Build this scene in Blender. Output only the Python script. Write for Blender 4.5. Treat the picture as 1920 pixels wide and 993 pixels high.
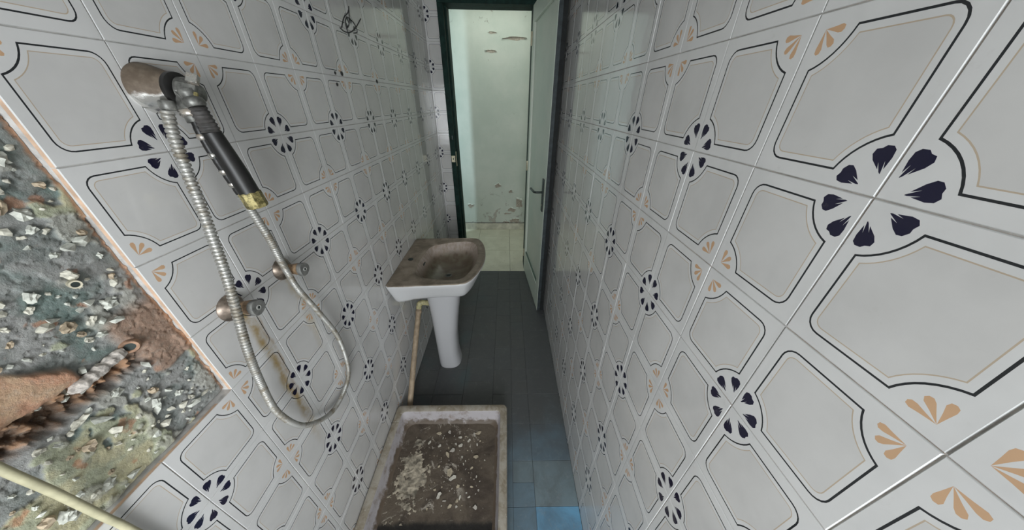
import bpy, bmesh, math, random
from mathutils import Vector, Matrix, noise
from mathutils.geometry import delaunay_2d_cdt

random.seed(7)
for o in list(bpy.data.objects):
    bpy.data.objects.remove(o)
scene = bpy.context.scene
COL = scene.collection
U = 0.15            # one wall tile is 15 cm high; layout numbers below are in tiles, eye at the origin
ZF = -10.25         # floor level in tiles


def T(x, y, z):
    return Vector((x * U, y * U, (z - ZF) * U))


# ------------------------------------------------------------------ camera, world, lights, exposure
YAW, PITCH, ROLL = 0.02345, 0.5327, 0.0131
cy_, sy_ = math.cos(YAW), math.sin(YAW)
fw = Vector((sy_ * math.cos(PITCH), cy_ * math.cos(PITCH), -math.sin(PITCH)))
r0 = Vector((cy_, -sy_, 0))
u0 = r0.cross(fw)
rr = r0 * math.cos(ROLL) + u0 * math.sin(ROLL)
uu = -r0 * math.sin(ROLL) + u0 * math.cos(ROLL)
cam_d = bpy.data.cameras.new('camera')
cam_d.sensor_width = 36.0
cam_d.lens = 518.81 / 1920 * 36.0
cam_d.clip_start = 0.01
cam = bpy.data.objects.new('camera', cam_d)
COL.objects.link(cam)
m = Matrix((rr, uu, -fw)).transposed().to_4x4()
m.translation = T(0, 0, 0)
cam.matrix_world = m
scene.camera = cam

world = bpy.data.worlds.new('world')
scene.world = world
world.use_nodes = True
bg = world.node_tree.nodes['Background']
bg.inputs[0].default_value = (0.75, 0.87, 1.0, 1)
bg.inputs[1].default_value = 0.8


def area(name, loc, target, sx, sy, power, color):
    d = bpy.data.lights.new(name, 'AREA')
    d.shape = 'RECTANGLE'
    d.size, d.size_y = sx, sy
    d.energy = power
    d.color = color
    o = bpy.data.objects.new(name, d)
    COL.objects.link(o)
    o.location = loc
    o.rotation_euler = (Vector(target) - Vector(loc)).to_track_quat('-Z', 'Y').to_euler()
    return o


# daylight entering through the window in the wall behind the viewer
area('window_daylight', T(0.1, -6.9, -2.1), T(-0.8, 6, -6.0), 0.60, 1.10, 34.5, (0.93, 0.97, 1.0))
# added lamps: a narrow slit throwing the hall light band, then two hall fills
area('hall_band_slit_lamp', T(-10, 19, -1.0), T(-4, 23.1, -3.0), 0.03, 1.3, 15.0, (0.70, 0.90, 1.0))
area('hall_fill_top', T(-0.8, 21.0, 6.0), T(-0.8, 21.0, -5), 0.8, 0.5, 4.2, (0.93, 1.0, 0.90))  # added fill from above, no fixture modelled
area('hall_fill_right', T(8.3, 20.8, -1.5), T(0, 22.5, -3.5), 0.7, 1.4, 4.0, (0.93, 1.0, 0.92))  # added fill from the right, the end wall has no window

vs = scene.view_settings
vs.view_transform = 'Standard'
vs.look = 'None'
vs.exposure = 0.0
vs.gamma = 1.0
vs.use_curve_mapping = False

# ------------------------------------------------------------------ materials


class NT:
    def __init__(s, name):
        s.mat = bpy.data.materials.new(name)
        s.mat.use_nodes = True
        s.t = s.mat.node_tree
        s.b = s.t.nodes['Principled BSDF']

    def n(s, typ, **kw):
        nd = s.t.nodes.new(typ)
        for k, v in kw.items():
            setattr(nd, k, v)
        return nd

    def l(s, a, b):
        s.t.links.new(a, b)

    def val(s, a, inp):
        if isinstance(a, (int, float)):
            inp.default_value = a
        elif isinstance(a, (tuple, list)):
            inp.default_value = tuple(a) + ((1,) if len(a) == 3 and len(inp.default_value) == 4 else ())
        else:
            s.l(a, inp)

    def math(s, op, a, b=0.0, c=None, clamp=False):
        nd = s.n('ShaderNodeMath', operation=op, use_clamp=clamp)
        s.val(a, nd.inputs[0])
        s.val(b, nd.inputs[1])
        if c is not None:
            s.val(c, nd.inputs[2])
        return nd.outputs[0]

    def pos(s):
        return s.n('ShaderNodeNewGeometry').outputs['Position']

    def nrm(s):
        return s.n('ShaderNodeNewGeometry').outputs['Normal']

    def xyz(s, v):
        nd = s.n('ShaderNodeSeparateXYZ')
        s.l(v, nd.inputs[0])
        return nd.outputs

    def noise(s, scale, detail=4, rough=0.6, vec=None, color=False, dist=0.0):
        nd = s.n('ShaderNodeTexNoise')
        nd.inputs['Scale'].default_value = scale
        nd.inputs['Detail'].default_value = detail
        nd.inputs['Roughness'].default_value = rough
        nd.inputs['Distortion'].default_value = dist
        s.l(vec if vec is not None else s.pos(), nd.inputs['Vector'])
        return nd.outputs['Color' if color else 'Fac']

    def ramp(s, fac, a, b):
        nd = s.n('ShaderNodeMapRange', interpolation_type='SMOOTHSTEP')
        s.val(fac, nd.inputs[0])
        nd.inputs[1].default_value = a
        nd.inputs[2].default_value = b
        return nd.outputs[0]

    def mix(s, fac, a, b):
        nd = s.n('ShaderNodeMix', data_type='RGBA')
        s.val(fac, nd.inputs[0])
        s.val(a, nd.inputs[6])
        s.val(b, nd.inputs[7])
        return nd.outputs[2]

    def bump(s, h, strength, dist):
        nd = s.n('ShaderNodeBump')
        nd.inputs['Strength'].default_value = strength
        nd.inputs['Distance'].default_value = dist
        s.l(h, nd.inputs['Height'])
        s.l(nd.outputs[0], s.b.inputs['Normal'])

    def set(s, color=None, rough=None, metal=None, ior=None):
        if color is not None:
            s.val(color, s.b.inputs['Base Color'])
        if rough is not None:
            s.val(rough, s.b.inputs['Roughness'])
        if metal is not None:
            s.val(metal, s.b.inputs['Metallic'])
        if ior is not None:
            s.val(ior, s.b.inputs['IOR'])
        return s.mat


def simple(name, col, rough=0.6, metal=0.0, var=0.12, scale=40.0, bump=0.0):
    k = NT(name)
    f = k.noise(scale)
    dark = tuple(c * (1 - var * 2) for c in col)
    lite = tuple(min(1, c * (1 + var)) for c in col)
    if bump:
        k.bump(f, bump, 0.002)
    return k.set(k.mix(k.ramp(f, 0.3, 0.7), dark, lite), rough, metal)


def glaze(name, col, stain=False, rough=0.09):
    k = NT(name)
    c = k.mix(k.ramp(k.noise(9.0), 0.35, 0.75), tuple(col), tuple(x * 0.90 for x in col))
    grime = k.ramp(k.noise(55.0, 6, 0.7), 0.60, 0.80)
    c = k.mix(k.math('MULTIPLY', grime, 0.16), c, (0.30, 0.27, 0.22))
    if stain:
        x, y, z = k.xyz(k.pos())
        wob = k.math('MULTIPLY_ADD', k.noise(9.0, 3), 0.04, -0.02)

        def streak(y0, z0, z1, wid, amt):
            dy = k.math('ABSOLUTE', k.math('SUBTRACT', k.math('ADD', y, wob), y0 * U))
            a = k.ramp(dy, wid * U, 0.0)
            top = k.ramp(z, (z0 + 0.05 - ZF) * U, (z0 - 0.10 - ZF) * U)
            bot = k.ramp(z, (z1 - ZF) * U, (z1 + 1.6 - ZF) * U)
            v = k.math('MULTIPLY', k.math('MULTIPLY', a, top), bot)
            v = k.math('MULTIPLY', v, k.ramp(k.noise(30.0, 4), 0.25, 0.6))
            return k.math('MULTIPLY', v, amt)
        c = k.mix(streak(3.22, -2.62, -6.4, 0.13, 0.85), c, (0.34, 0.22, 0.05))
        c = k.mix(streak(3.34, -2.62, -5.6, 0.05, 0.55), c, (0.30, 0.17, 0.04))
        c = k.mix(streak(4.22, -2.62, -5.0, 0.13, 0.50), c, (0.42, 0.30, 0.10))
    k.bump(k.noise(22.0, 2, 0.4), 0.045, 0.01)
    return k.set(c, rough, 0.0, 1.5)


WHITE = (0.66, 0.655, 0.645)
INNER = (0.60, 0.59, 0.575)


def tile_mats(tag, stain):
    return [glaze('glaze_white' + tag, WHITE, stain), glaze('glaze_inner' + tag, INNER, stain),
            glaze('print_black' + tag, (0.022, 0.024, 0.026)), glaze('print_tan' + tag, (0.50, 0.41, 0.31)),
            glaze('print_blue' + tag, (0.014, 0.013, 0.034)), glaze('print_orange' + tag, (0.58, 0.37, 0.22)),
            simple('biscuit' + tag, (0.60, 0.42, 0.30), 0.9), glaze('glaze_edge' + tag, (0.60, 0.60, 0.59), False, 0.55)]


TM_L = tile_mats('_stained', True)
TM_R = tile_mats('', False)
M_GROUT = simple('grout', (0.50, 0.49, 0.47), 0.85, var=0.15, scale=60)
M_PAINT = simple('ceiling_paint', (0.72, 0.73, 0.71), 0.8, var=0.05)

# ------------------------------------------------------------------ mesh helpers


def tag(o, label, cat=None, group=None, kind=None):
    o['label'] = label
    if cat:
        o['category'] = cat
    if group:
        o['group'] = group
    if kind:
        o['kind'] = kind
    return o


def mesh_of(name, verts, faces, mats, smooth=None, recalc=True, midx=None):
    me = bpy.data.meshes.new(name)
    me.from_pydata([tuple(v) for v in verts], [], faces)
    for mt in (mats if isinstance(mats, list) else [mats]):
        me.materials.append(mt)
    if midx:
        me.polygons.foreach_set('material_index', midx)
    if recalc:
        bm = bmesh.new()
        bm.from_mesh(me)
        bmesh.ops.recalc_face_normals(bm, faces=bm.faces)
        bm.to_mesh(me)
        bm.free()
    if smooth is not None:
        me.polygons.foreach_set('use_smooth', [True] * len(me.polygons))
        me.set_sharp_from_angle(angle=math.radians(smooth))
    me.update()
    return me


def add(name, verts, faces, mats, parent=None, smooth=None, recalc=True, midx=None):
    """verts in world metres; a child's verts are stored relative to its parent's base"""
    off = parent.location if parent is not None and parent.parent is None else Vector((0, 0, 0))
    if parent is not None and parent.parent is not None:
        off = parent.parent.location
    me = mesh_of(name, [Vector(v) - off for v in verts], faces, mats, smooth, recalc, midx)
    o = bpy.data.objects.new(name, me)
    COL.objects.link(o)
    if parent is not None:
        o.parent = parent
    return o


def thing(name, loc, label, cat, group=None):
    o = bpy.data.objects.new(name, None)
    COL.objects.link(o)
    o.location = loc
    o.empty_display_size = 0.03
    return tag(o, label, cat, group)


class G:
    """geometry collector in world metres"""

    def __init__(s):
        s.v, s.f = [], []

    def add(s, v, f):
        k = len(s.v)
        s.v += [Vector(x) for x in v]
        s.f += [[i + k for i in q] for q in f]
        return s

    def box(s, a, b):
        (x0, y0, z0), (x1, y1, z1) = a, b
        p = [(x, y, z) for z in (z0, z1) for y in (y0, y1) for x in (x0, x1)]
        return s.add(p, [(0, 2, 3, 1), (4, 5, 7, 6), (0, 1, 5, 4), (2, 6, 7, 3), (0, 4, 6, 2), (1, 3, 7, 5)])

    def tbox(s, a, b):
        return s.box(T(*a), T(*b))

    def bbox(s, a, b, bev=0.002, seg=2):
        bm = bmesh.new()
        g = G().box(a, b)
        vs_ = [bm.verts.new(v) for v in g.v]
        for q in g.f:
            bm.faces.new([vs_[i] for i in q])
        bmesh.ops.bevel(bm, geom=list(bm.edges), offset=bev, segments=seg, affect='EDGES', profile=0.5)
        bm.verts.index_update()
        r = ([v.co.copy() for v in bm.verts], [[v.index for v in f.verts] for f in bm.faces])
        bm.free()
        return s.add(*r)

    def rings(s, rings, cap0=True, cap1=True, closed=True):
        n = len(rings[0])
        v = [p for r in rings for p in r]
        f = []
        for a in range(len(rings) - 1):
            for i in range(n if closed else n - 1):
                j = (i + 1) % n
                f.append((a * n + i, a * n + j, (a + 1) * n + j, (a + 1) * n + i))
        if cap0:
            f.append(tuple(range(n))[::-1])
        if cap1:
            f.append(tuple((len(rings) - 1) * n + i for i in range(n)))
        return s.add(v, f)

    def lathe(s, o, axis, prof, seg=32, cap0=True, cap1=True):
        o, a = Vector(o), Vector(axis).normalized()
        p = a.orthogonal().normalized()
        q = a.cross(p)
        return s.rings([[o + a * h + (p * math.cos(t) + q * math.sin(t)) * r
                         for t in (2 * math.pi * i / seg for i in range(seg))] for r, h in prof], cap0, cap1)

    def tube(s, pts, rad, seg=12):
        pts = [Vector(p) for p in pts]
        n = len(pts)
        rings = []
        up = None
        for i in range(n):
            t = (pts[min(i + 1, n - 1)] - pts[max(i - 1, 0)]).normalized()
            if up is None:
                up = t.orthogonal().normalized()
            up = (up - t * up.dot(t)).normalized()
            q = t.cross(up)
            r = rad[i] if isinstance(rad, (list, tuple)) else rad
            rings.append([pts[i] + (up * math.cos(a) + q * math.sin(a)) * r
                          for a in (2 * math.pi * k / seg for k in range(seg))])
        return s.rings(rings)

    def obj(s, name, mat, parent=None, smooth=None):
        return add(name, s.v, s.f, mat, parent, smooth)


def spline(P, n):
    """Catmull-Rom through P, resampled to n even steps"""
    P = [Vector(p) for p in P]
    Q = [P[0] * 2 - P[1]] + P + [P[-1] * 2 - P[-2]]
    fine = []
    for i in range(1, len(Q) - 2):
        a, b, c, d = Q[i - 1:i + 3]
        for k in range(24):
            t = k / 24
            fine.append(0.5 * ((2 * b) + (c - a) * t + (2 * a - 5 * b + 4 * c - d) * t * t + (3 * b - a - 3 * c + d) * t ** 3))
    fine.append(P[-1])
    L = [0]
    for i in range(1, len(fine)):
        L.append(L[-1] + (fine[i] - fine[i - 1]).length)
    out, j = [], 0
    for k in range(n):
        d = L[-1] * k / (n - 1)
        while j < len(L) - 2 and L[j + 1] < d:
            j += 1
        t = (d - L[j]) / max(1e-9, L[j + 1] - L[j])
        out.append(fine[j].lerp(fine[j + 1], min(1, t)))
    return out, L[-1]


# ------------------------------------------------------------------ printed wall tile
def arc(cx, cy, r, a0, a1, n):
    return [(cx + r * math.cos(math.radians(a0 + (a1 - a0) * k / n)), cy + r * math.sin(math.radians(a0 + (a1 - a0) * k / n)))
            for k in range(n + 1)]


def frame_poly(s, rn, rc):
    a = math.degrees(math.asin(s / rn))
    p = arc(0, 0, rn, 90 - a, a, 8)                       # notch at the blue corner
    p += arc(1 - s - rc, s + rc, rc, -90, 0, 5)           # round corner
    p += arc(1, 1, rn, 270 - a, 180 + a, 8)               # notch at the orange corner
    p += arc(s + rc, 1 - s - rc, rc, 90, 180, 5)
    return p


def petal_blue(ang):
    base = [(0.135, 0), (0.175, -0.022), (0.225, -0.050), (0.262, -0.057), (0.286, -0.040), (0.283, -0.012), (0.292, 0.010),
            (0.280, 0.042), (0.255, 0.055), (0.215, 0.044), (0.17, 0.020)]
    c, s = math.cos(math.radians(ang)), math.sin(math.radians(ang))
    return [(x * c - y * s, x * s + y * c) for x, y in base]


def slit(ang, off):
    base = [(0.128, off * 0.5 - 0.006), (0.205, off), (0.128, off * 0.5 + 0.006)]
    c, s = math.cos(math.radians(ang)), math.sin(math.radians(ang))
    return [(x * c - y * s, x * s + y * c) for x, y in base]


def petal_orange(ang):
    base = [(0.0, 0), (0.07, -0.013), (0.115, -0.024), (0.138, -0.016), (0.142, 0.004), (0.130, 0.020), (0.105, 0.022), (0.06, 0.012)]
    c, s = math.cos(math.radians(ang)), math.sin(math.radians(ang))
    return [(1 - 0.100 - (x * c - y * s), 1 - 0.100 - (x * s + y * c)) for x, y in base]


REG = [(frame_poly(0.100, 0.338, 0.105), 2), (frame_poly(0.113, 0.351, 0.092), 0), (frame_poly(0.150, 0.388, 0.062), 3),
       (frame_poly(0.157, 0.395, 0.056), 1)]
for ang_ in (22, 68):
    REG.append((petal_blue(ang_), 4))
    REG.append((slit(ang_, 0.014), 0))
    REG.append((slit(ang_, -0.018), 0))
for ang_ in (5, 45, 85):
    REG.append((petal_orange(ang_), 5))


def inside(poly, x, y):
    c = False
    j = len(poly) - 1
    for i in range(len(poly)):
        xi, yi = poly[i]
        xj, yj = poly[j]
        if (yi > y) != (yj > y) and x < (xj - xi) * (y - yi) / (yj - yi) + xi:
            c = not c
        j = i
    return c


BEV, GAP, THK = 0.006, 0.007, 0.05


def make_print():
    e = GAP / 2 + BEV
    vs_ = [Vector((e, e)), Vector((1 - e, e)), Vector((1 - e, 1 - e)), Vector((e, 1 - e))]
    ed = [(0, 1), (1, 2), (2, 3), (3, 0)]
    for poly, _ in REG:
        k = len(vs_)
        vs_ += [Vector(p) for p in poly]
        ed += [(k + i, k + (i + 1) % len(poly)) for i in range(len(poly))]
    v, _, f, *_ = delaunay_2d_cdt(vs_, ed, [], 0, 1e-5)
    reg = []
    for t in f:
        x = sum(v[i].x for i in t) / 3
        y = sum(v[i].y for i in t) / 3
        r = 0
        for poly, k in REG:
            if inside(poly, x, y):
                r = k
        reg.append(r)
    return [(p.x, p.y) for p in v], [tuple(t) for t in f], reg


PV, PF, PR = make_print()


def tile_mesh(name, fu, fv, w, h, axes, mats, clip=None):
    """axes: world directions of u, v and the outward normal; clip=(u0,u1,v0,v1) keeps that window of the tile"""
    ua, va, na = axes
    e0 = GAP / 2
    e1 = e0 + BEV
    P = [(x, y, 0.0) for x, y in PV]
    F = [tuple(t) for t in PF]
    M = list(PR)

    def ring(e, n):
        k = len(P)
        for x, y in ((e, e), (1 - e, e), (1 - e, 1 - e), (e, 1 - e)):
            P.append((x, y, n))
        return k
    # find CDT corner vertices
    cor = []
    for x, y in ((e1, e1), (1 - e1, e1), (1 - e1, 1 - e1), (e1, 1 - e1)):
        cor.append(min(range(len(PV)), key=lambda i: (PV[i][0] - x) ** 2 + (PV[i][1] - y) ** 2))
    a = ring(e0 + BEV * 0.35, -0.0035)
    b = ring(e0, -0.010)
    c = ring(e0, -THK)
    for i in range(4):
        j = (i + 1) % 4
        F.append((cor[i], cor[j], a + j, a + i)); M.append(7)
        F.append((a + i, a + j, b + j, b + i)); M.append(7)
        F.append((b + i, b + j, c + j, c + i)); M.append(6)
    F.append((c, c + 1, c + 2, c + 3)); M.append(6)
    V = []
    for x, y, n in P:
        if fu:
            x = 1 - x
        if fv:
            y = 1 - y
        V.append((ua * ((x - 0.5) * w) + va * ((y - 0.5) * h) + na * n) * U)
    me = mesh_of(name, V, F, mats, None, True, M)
    bm = bmesh.new()
    bm.from_mesh(me)
    bmesh.ops.recalc_face_normals(bm, faces=bm.faces)
    if clip:
        u0_, u1_, v0_, v1_ = clip
        for pt, no in ((ua * ((u0_ - .5) * w * U), -ua), (ua * ((u1_ - .5) * w * U), ua),
                       (va * ((v0_ - .5) * h * U), -va), (va * ((v1_ - .5) * h * U), va)):
            bmesh.ops.bisect_plane(bm, geom=bm.verts[:] + bm.edges[:] + bm.faces[:], dist=1e-6, plane_co=pt, plane_no=no, clear_outer=True)
    bm.to_mesh(me)
    bm.free()
    return me


VX, VY, VZ = Vector((1, 0, 0)), Vector((0, 1, 0)), Vector((0, 0, 1))
_tm = {}


def place_tile(parent, key, i, j, w, h, axes, origin, mats, clip=None, du=0.0):
    """tile between lattice lines i..i+1 and j..j+1; origin = world of lattice (0,0)"""
    fu, fv = i % 2 != 0, j % 2 != 0
    k = (key, fu, fv, clip)
    if k not in _tm:
        _tm[k] = tile_mesh('wall_tile', fu, fv, w, h, axes, mats, clip)
    o = bpy.data.objects.new('tile', _tm[k])
    ua, va, na = axes
    o.location = origin + (ua * ((i + .5) * w) + va * ((j + .5) * h)) * U + na * random.uniform(-0.0003, 0.0002)
    s = 0.0016
    o.rotation_euler = (random.gauss(0, s), random.gauss(0, s), random.gauss(0, s))
    o.parent = parent
    COL.objects.link(o)
    return o


XL, YL, ZL, WL = -3.8683, 3.4551, -0.5367, 0.9182
XR, YR, ZR, WR = 2.1416, 1.5536, -0.4598, 0.8965
YB = 17.0
YREAR = -7.2
ZC = 6.4
GR = 0.012        # grout sits this far behind the tile faces

# ------------------------------------------------------------------ left wall
PI0, PI1, PJ0, PJ1 = -4, -1, -2, 3      # the patch where the tiles have fallen off (lattice lines)
py0, py1 = YL + PI0 * WL, YL + PI1 * WL
pz1, pz0 = ZL - PJ0, ZL - PJ1
g = G()
BK = XL - 1.2
gp = 0.004
g.tbox((BK, py1 + gp, ZF - 0.6), (XL - GR, YB + 0.6, ZC))
g.tbox((BK, YREAR - 0.6, ZF - 0.6), (XL - GR, py0 - gp, ZC))
g.tbox((BK, py0 - gp, ZF - 0.6), (XL - GR, py1 + gp, pz0 - gp))
g.tbox((BK, py0 - gp, pz1 + gp), (XL - GR, py1 + gp, ZC))
g.tbox((BK, py0 - gp, pz0 - gp), (XL - 0.5, py1 + gp, pz1 + gp))
wall_left = g.obj('wall_left', M_GROUT)
tag(wall_left, 'left bathroom wall of white printed tiles with a bare mortar patch', 'wall', kind='structure')
AX_L = (VY, -VZ, VX)
OL = T(XL, YL, ZL)
last_j = ZL - ZF - 9
for i in range(-4, 15):
    for j in range(-5, 10):
        if PI0 <= i < PI1 and PJ0 <= j < PJ1:
            continue
        cu = 1.0 if i < 14 else (YB - (YL + 14 * WL)) / WL - 0.01
        cv = 1.0 if j < 9 else last_j - 0.01
        clip = None if cu == 1.0 and cv == 1.0 else (-.1, cu if cu < 1 else 1.1, -.1, cv if cv < 1 else 1.1)
        place_tile(wall_left, 'L', i, j, WL, 1.0, AX_L, OL, TM_L, clip)

# ------------------------------------------------------------------ right wall
g = G()
g.tbox((XR + GR, YREAR - 0.6, ZF - 0.6), (XR + 1.0, YB + 0.6, ZC))
wall_right = g.obj('wall_right', M_GROUT)
tag(wall_right, 'right bathroom wall of glossy white tiles with blue and orange flower corners', 'wall', kind='structure')
AX_R = (VY, -VZ, -VX)
OR_ = T(XR, YR, ZR)
lj = ZR - ZF - 9
for i in range(-3, 17):
    for j in range(-5, 10):
        clip = None if j < 9 else (-.1, 1.1, -.1, lj - 0.01)
        place_tile(wall_right, 'R', i, j, WR, 1.0, AX_R, OR_, TM_R, clip)

# ------------------------------------------------------------------ back wall with door opening, rear wall with window, ceiling
DX0, DX1, DZ = -2.92, 1.22, 3.83
JW = 0.27
g = G()
g.tbox((XL - 0.5, YB + GR, ZF - 0.6), (DX0 - JW, YB + 0.9, ZC))
g.tbox((DX1 + JW, YB + GR, ZF - 0.6), (XR + 0.5, YB + 0.9, ZC))
g.tbox((DX0 - JW, YB + GR, DZ + JW), (DX1 + JW, YB + 0.9, ZC))
wall_back = g.obj('wall_back', M_GROUT)
tag(wall_back, 'narrow tiled end wall around the door opening', 'wall', kind='structure')
AX_B = (VX, -VZ, -VY)
OB = T(XL, YB, ZL)
cl = (DX0 - JW - XL) / 0.92
for j in range(-5, 10):
    cv = 1.1 if j < 9 else last_j - 0.01
    place_tile(wall_back, 'B', 0, j, 0.92, 1.0, AX_B, OB, TM_R, (0.02, cl, -.1, cv))
OB2 = T(DX1 + JW, YB, ZL)
for j in range(-5, 10):
    cv = 1.1 if j < 9 else last_j - 0.01
    place_tile(wall_back, 'B2', 0, j, 0.92, 1.0, AX_B, OB2, TM_R, (0.02, (XR - DX1 - JW) / 0.92 - 0.02, -.1, cv))

wtop = (XR - XL) / 0.92
for i in range(7):
    place_tile(wall_back, 'B', i, -6, 0.92, 1.0, AX_B, OB, TM_R, None if i < 6 else (-.1, wtop - 6 - .02, -.1, 1.1))
for i in range(1, 5):
    place_tile(wall_back, 'B', i, -5, 0.92, 1.0, AX_B, OB, TM_R, (-.1, 1.1, -.1, 0.33))

WX0, WX1, WZ0, WZ1 = -3.3, 1.5, -5.2, 3.2
g = G()
g.tbox((XL - 0.5, YREAR - 1.0, ZF - 0.6), (WX0, YREAR, ZC))
g.tbox((WX1, YREAR - 1.0, ZF - 0.6), (XR + 0.5, YREAR, ZC))
g.tbox((WX0, YREAR - 1.0, ZF - 0.6), (WX1, YREAR, WZ0))
g.tbox((WX0, YREAR - 1.0, WZ1), (WX1, YREAR, ZC))
wr_ = g.obj('wall_rear', M_PAINT)
tag(wr_, 'painted wall with the window behind the viewer', 'wall', kind='structure')
win = thing('window_1', T(-0.9, YREAR - 0.5, WZ0), 'white framed window behind the viewer', 'window')
win['kind'] = 'structure'
M_WFR = simple('window_paint', (0.7, 0.72, 0.7), 0.5, var=0.05)
g = G()
for a, b in (((WX0, WZ0), (WX0 + .3, WZ1)), ((WX1 - .3, WZ0), (WX1, WZ1)), ((WX0, WZ0), (WX1, WZ0 + .3)), ((WX0, WZ1 - .3), (WX1, WZ1))):
    g.tbox((a[0], YREAR - 0.7, a[1]), (b[0], YREAR - 0.4, b[1]))
g.obj('window_frame', M_WFR, win)
g = G()
g.tbox((XL - 0.5, YREAR - 1.0, ZC), (XR + 0.5, YB + 0.9, ZC + 0.5))
tag(g.obj('ceiling', M_PAINT), 'white painted bathroom ceiling', 'ceiling', kind='structure')

# ------------------------------------------------------------------ bathroom floor


def floor_mat(name, col):
    k = NT(name)
    x, y, z = k.xyz(k.pos())
    dirt = k.ramp(k.noise(7.0, 6, 0.65, dist=0.6), 0.30, 0.72)
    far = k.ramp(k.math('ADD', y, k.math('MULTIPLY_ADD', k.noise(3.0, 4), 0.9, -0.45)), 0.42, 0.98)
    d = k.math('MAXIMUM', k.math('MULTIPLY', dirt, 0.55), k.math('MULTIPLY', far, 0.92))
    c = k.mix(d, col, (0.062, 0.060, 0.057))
    teal = k.ramp(k.noise(2.6, 3, 0.5, dist=0.8), 0.55, 0.72)
    c = k.mix(k.math('MULTIPLY', teal, 0.38), c, (0.040, 0.080, 0.085))
    pale = k.ramp(k.noise(30.0, 9, 0.8, dist=.8), 0.50, 0.78)
    c = k.mix(k.math('MULTIPLY', pale, k.math('MULTIPLY_ADD', far, -.38, .62)), c, (0.25, 0.27, 0.27))
    k.bump(k.noise(60.0), 0.15, 0.003)
    return k.set(c, k.math('MULTIPLY_ADD', k.noise(14.0), 0.3, 0.38))


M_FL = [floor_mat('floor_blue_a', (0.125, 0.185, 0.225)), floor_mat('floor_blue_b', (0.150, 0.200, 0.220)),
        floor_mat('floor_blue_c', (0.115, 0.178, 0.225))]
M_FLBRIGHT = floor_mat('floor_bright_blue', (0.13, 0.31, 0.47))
M_FGR = simple('floor_joint', (0.115, 0.122, 0.125), 0.9)
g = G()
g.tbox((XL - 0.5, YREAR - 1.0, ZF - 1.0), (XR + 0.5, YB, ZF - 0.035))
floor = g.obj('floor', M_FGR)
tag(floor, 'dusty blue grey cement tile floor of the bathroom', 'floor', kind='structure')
_fm = {}


def floor_tile(x0, x1, y0, y1, mat):
    gp_ = 0.0045
    key = (round(x1 - x0, 3), round(y1 - y0, 3), mat.name)
    if key not in _fm:
        hx, hy = (x1 - x0) / 2 - gp_, (y1 - y0) / 2 - gp_
        g = G().bbox((-hx * U, -hy * U, -0.10 * U), (hx * U, hy * U, 0), 0.0006, 1)
        _fm[key] = mesh_of('floor_tile', g.v, g.f, mat)
    o = bpy.data.objects.new('floor_tile', _fm[key])
    o.location = T((x0 + x1) / 2, (y0 + y1) / 2, ZF) + Vector((0, 0, random.uniform(-0.0006, 0.0004)))
    o.rotation_euler = (random.gauss(0, .002), random.gauss(0, .002), 0)
    o.parent = floor
    COL.objects.link(o)


cols = [(-3.868, -2.96, 3.39, 1.215), (-2.96, -1.76, 3.39, 1.215), (-1.76, -0.55, 3.40 + 0.61, 1.215),
        (-0.55, 0.21, 3.39, 1.215), (0.21, 0.87, 3.39, 0.6075), (0.87, 2.1416, 3.39, 1.215)]
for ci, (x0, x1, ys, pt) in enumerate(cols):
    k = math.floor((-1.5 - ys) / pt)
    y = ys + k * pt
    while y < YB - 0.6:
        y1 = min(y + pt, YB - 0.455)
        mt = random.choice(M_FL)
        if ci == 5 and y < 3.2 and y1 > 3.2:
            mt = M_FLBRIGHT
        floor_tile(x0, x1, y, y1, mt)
        y += pt

# ------------------------------------------------------------------ hall beyond the door
HY = 24.0


def hall_paint():
    k = NT('hall_peeling_paint')
    x, y, z = k.xyz(k.pos())
    base = k.mix(k.ramp(k.noise(3.2, 5), 0.3, 0.7), (0.50, 0.55, 0.49), (0.58, 0.61, 0.55))
    low = k.ramp(z, 0.75, 0.05)
    hi = k.ramp(z, 1.65, 2.15)
    n = k.noise(7.5, 8, 0.72, dist=0.9)
    thr = k.math('ADD', n, k.math('ADD', k.math('MULTIPLY', low, 0.115), k.math('MULTIPLY', hi, 0.045)))
    peel = k.ramp(thr, 0.690, 0.700)
    edge = k.math('SUBTRACT', k.ramp(thr, 0.672, 0.690), peel)
    c = k.mix(peel, base, (0.44, 0.41, 0.36))
    c = k.mix(k.math('MULTIPLY', edge, 0.6, clamp=True), c, (0.16, 0.15, 0.13))
    c = k.mix(k.math('MULTIPLY', k.ramp(k.noise(40, 6, .7), 0.6, 0.85), 0.3), c, (0.35, 0.33, 0.26))
    k.bump(k.math('MULTIPLY_ADD', peel, -1.0, k.math('MULTIPLY', k.noise(25.0, 5), 0.35)), 0.6, 0.006)
    return k.set(c, 0.75)


M_HALL = hall_paint()
g = G()
g.tbox((-12.5, HY, ZF - 0.6), (9.0, HY + 0.8, ZC))
wh = g.obj('wall_hall', M_HALL)
tag(wh, 'hall wall with peeling pale green paint beyond the door', 'wall', kind='structure')
M_FLAKE = simple('paint_flake', (0.60, 0.63, 0.57), 0.7, var=0.06)
M_BARE = simple('bare_plaster', (0.42, 0.37, 0.31), 0.9, var=0.15, scale=60)
M_JOINTSHADE = simple('joint_shade_dark', (0.10, 0.085, 0.07), 0.9)


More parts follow.
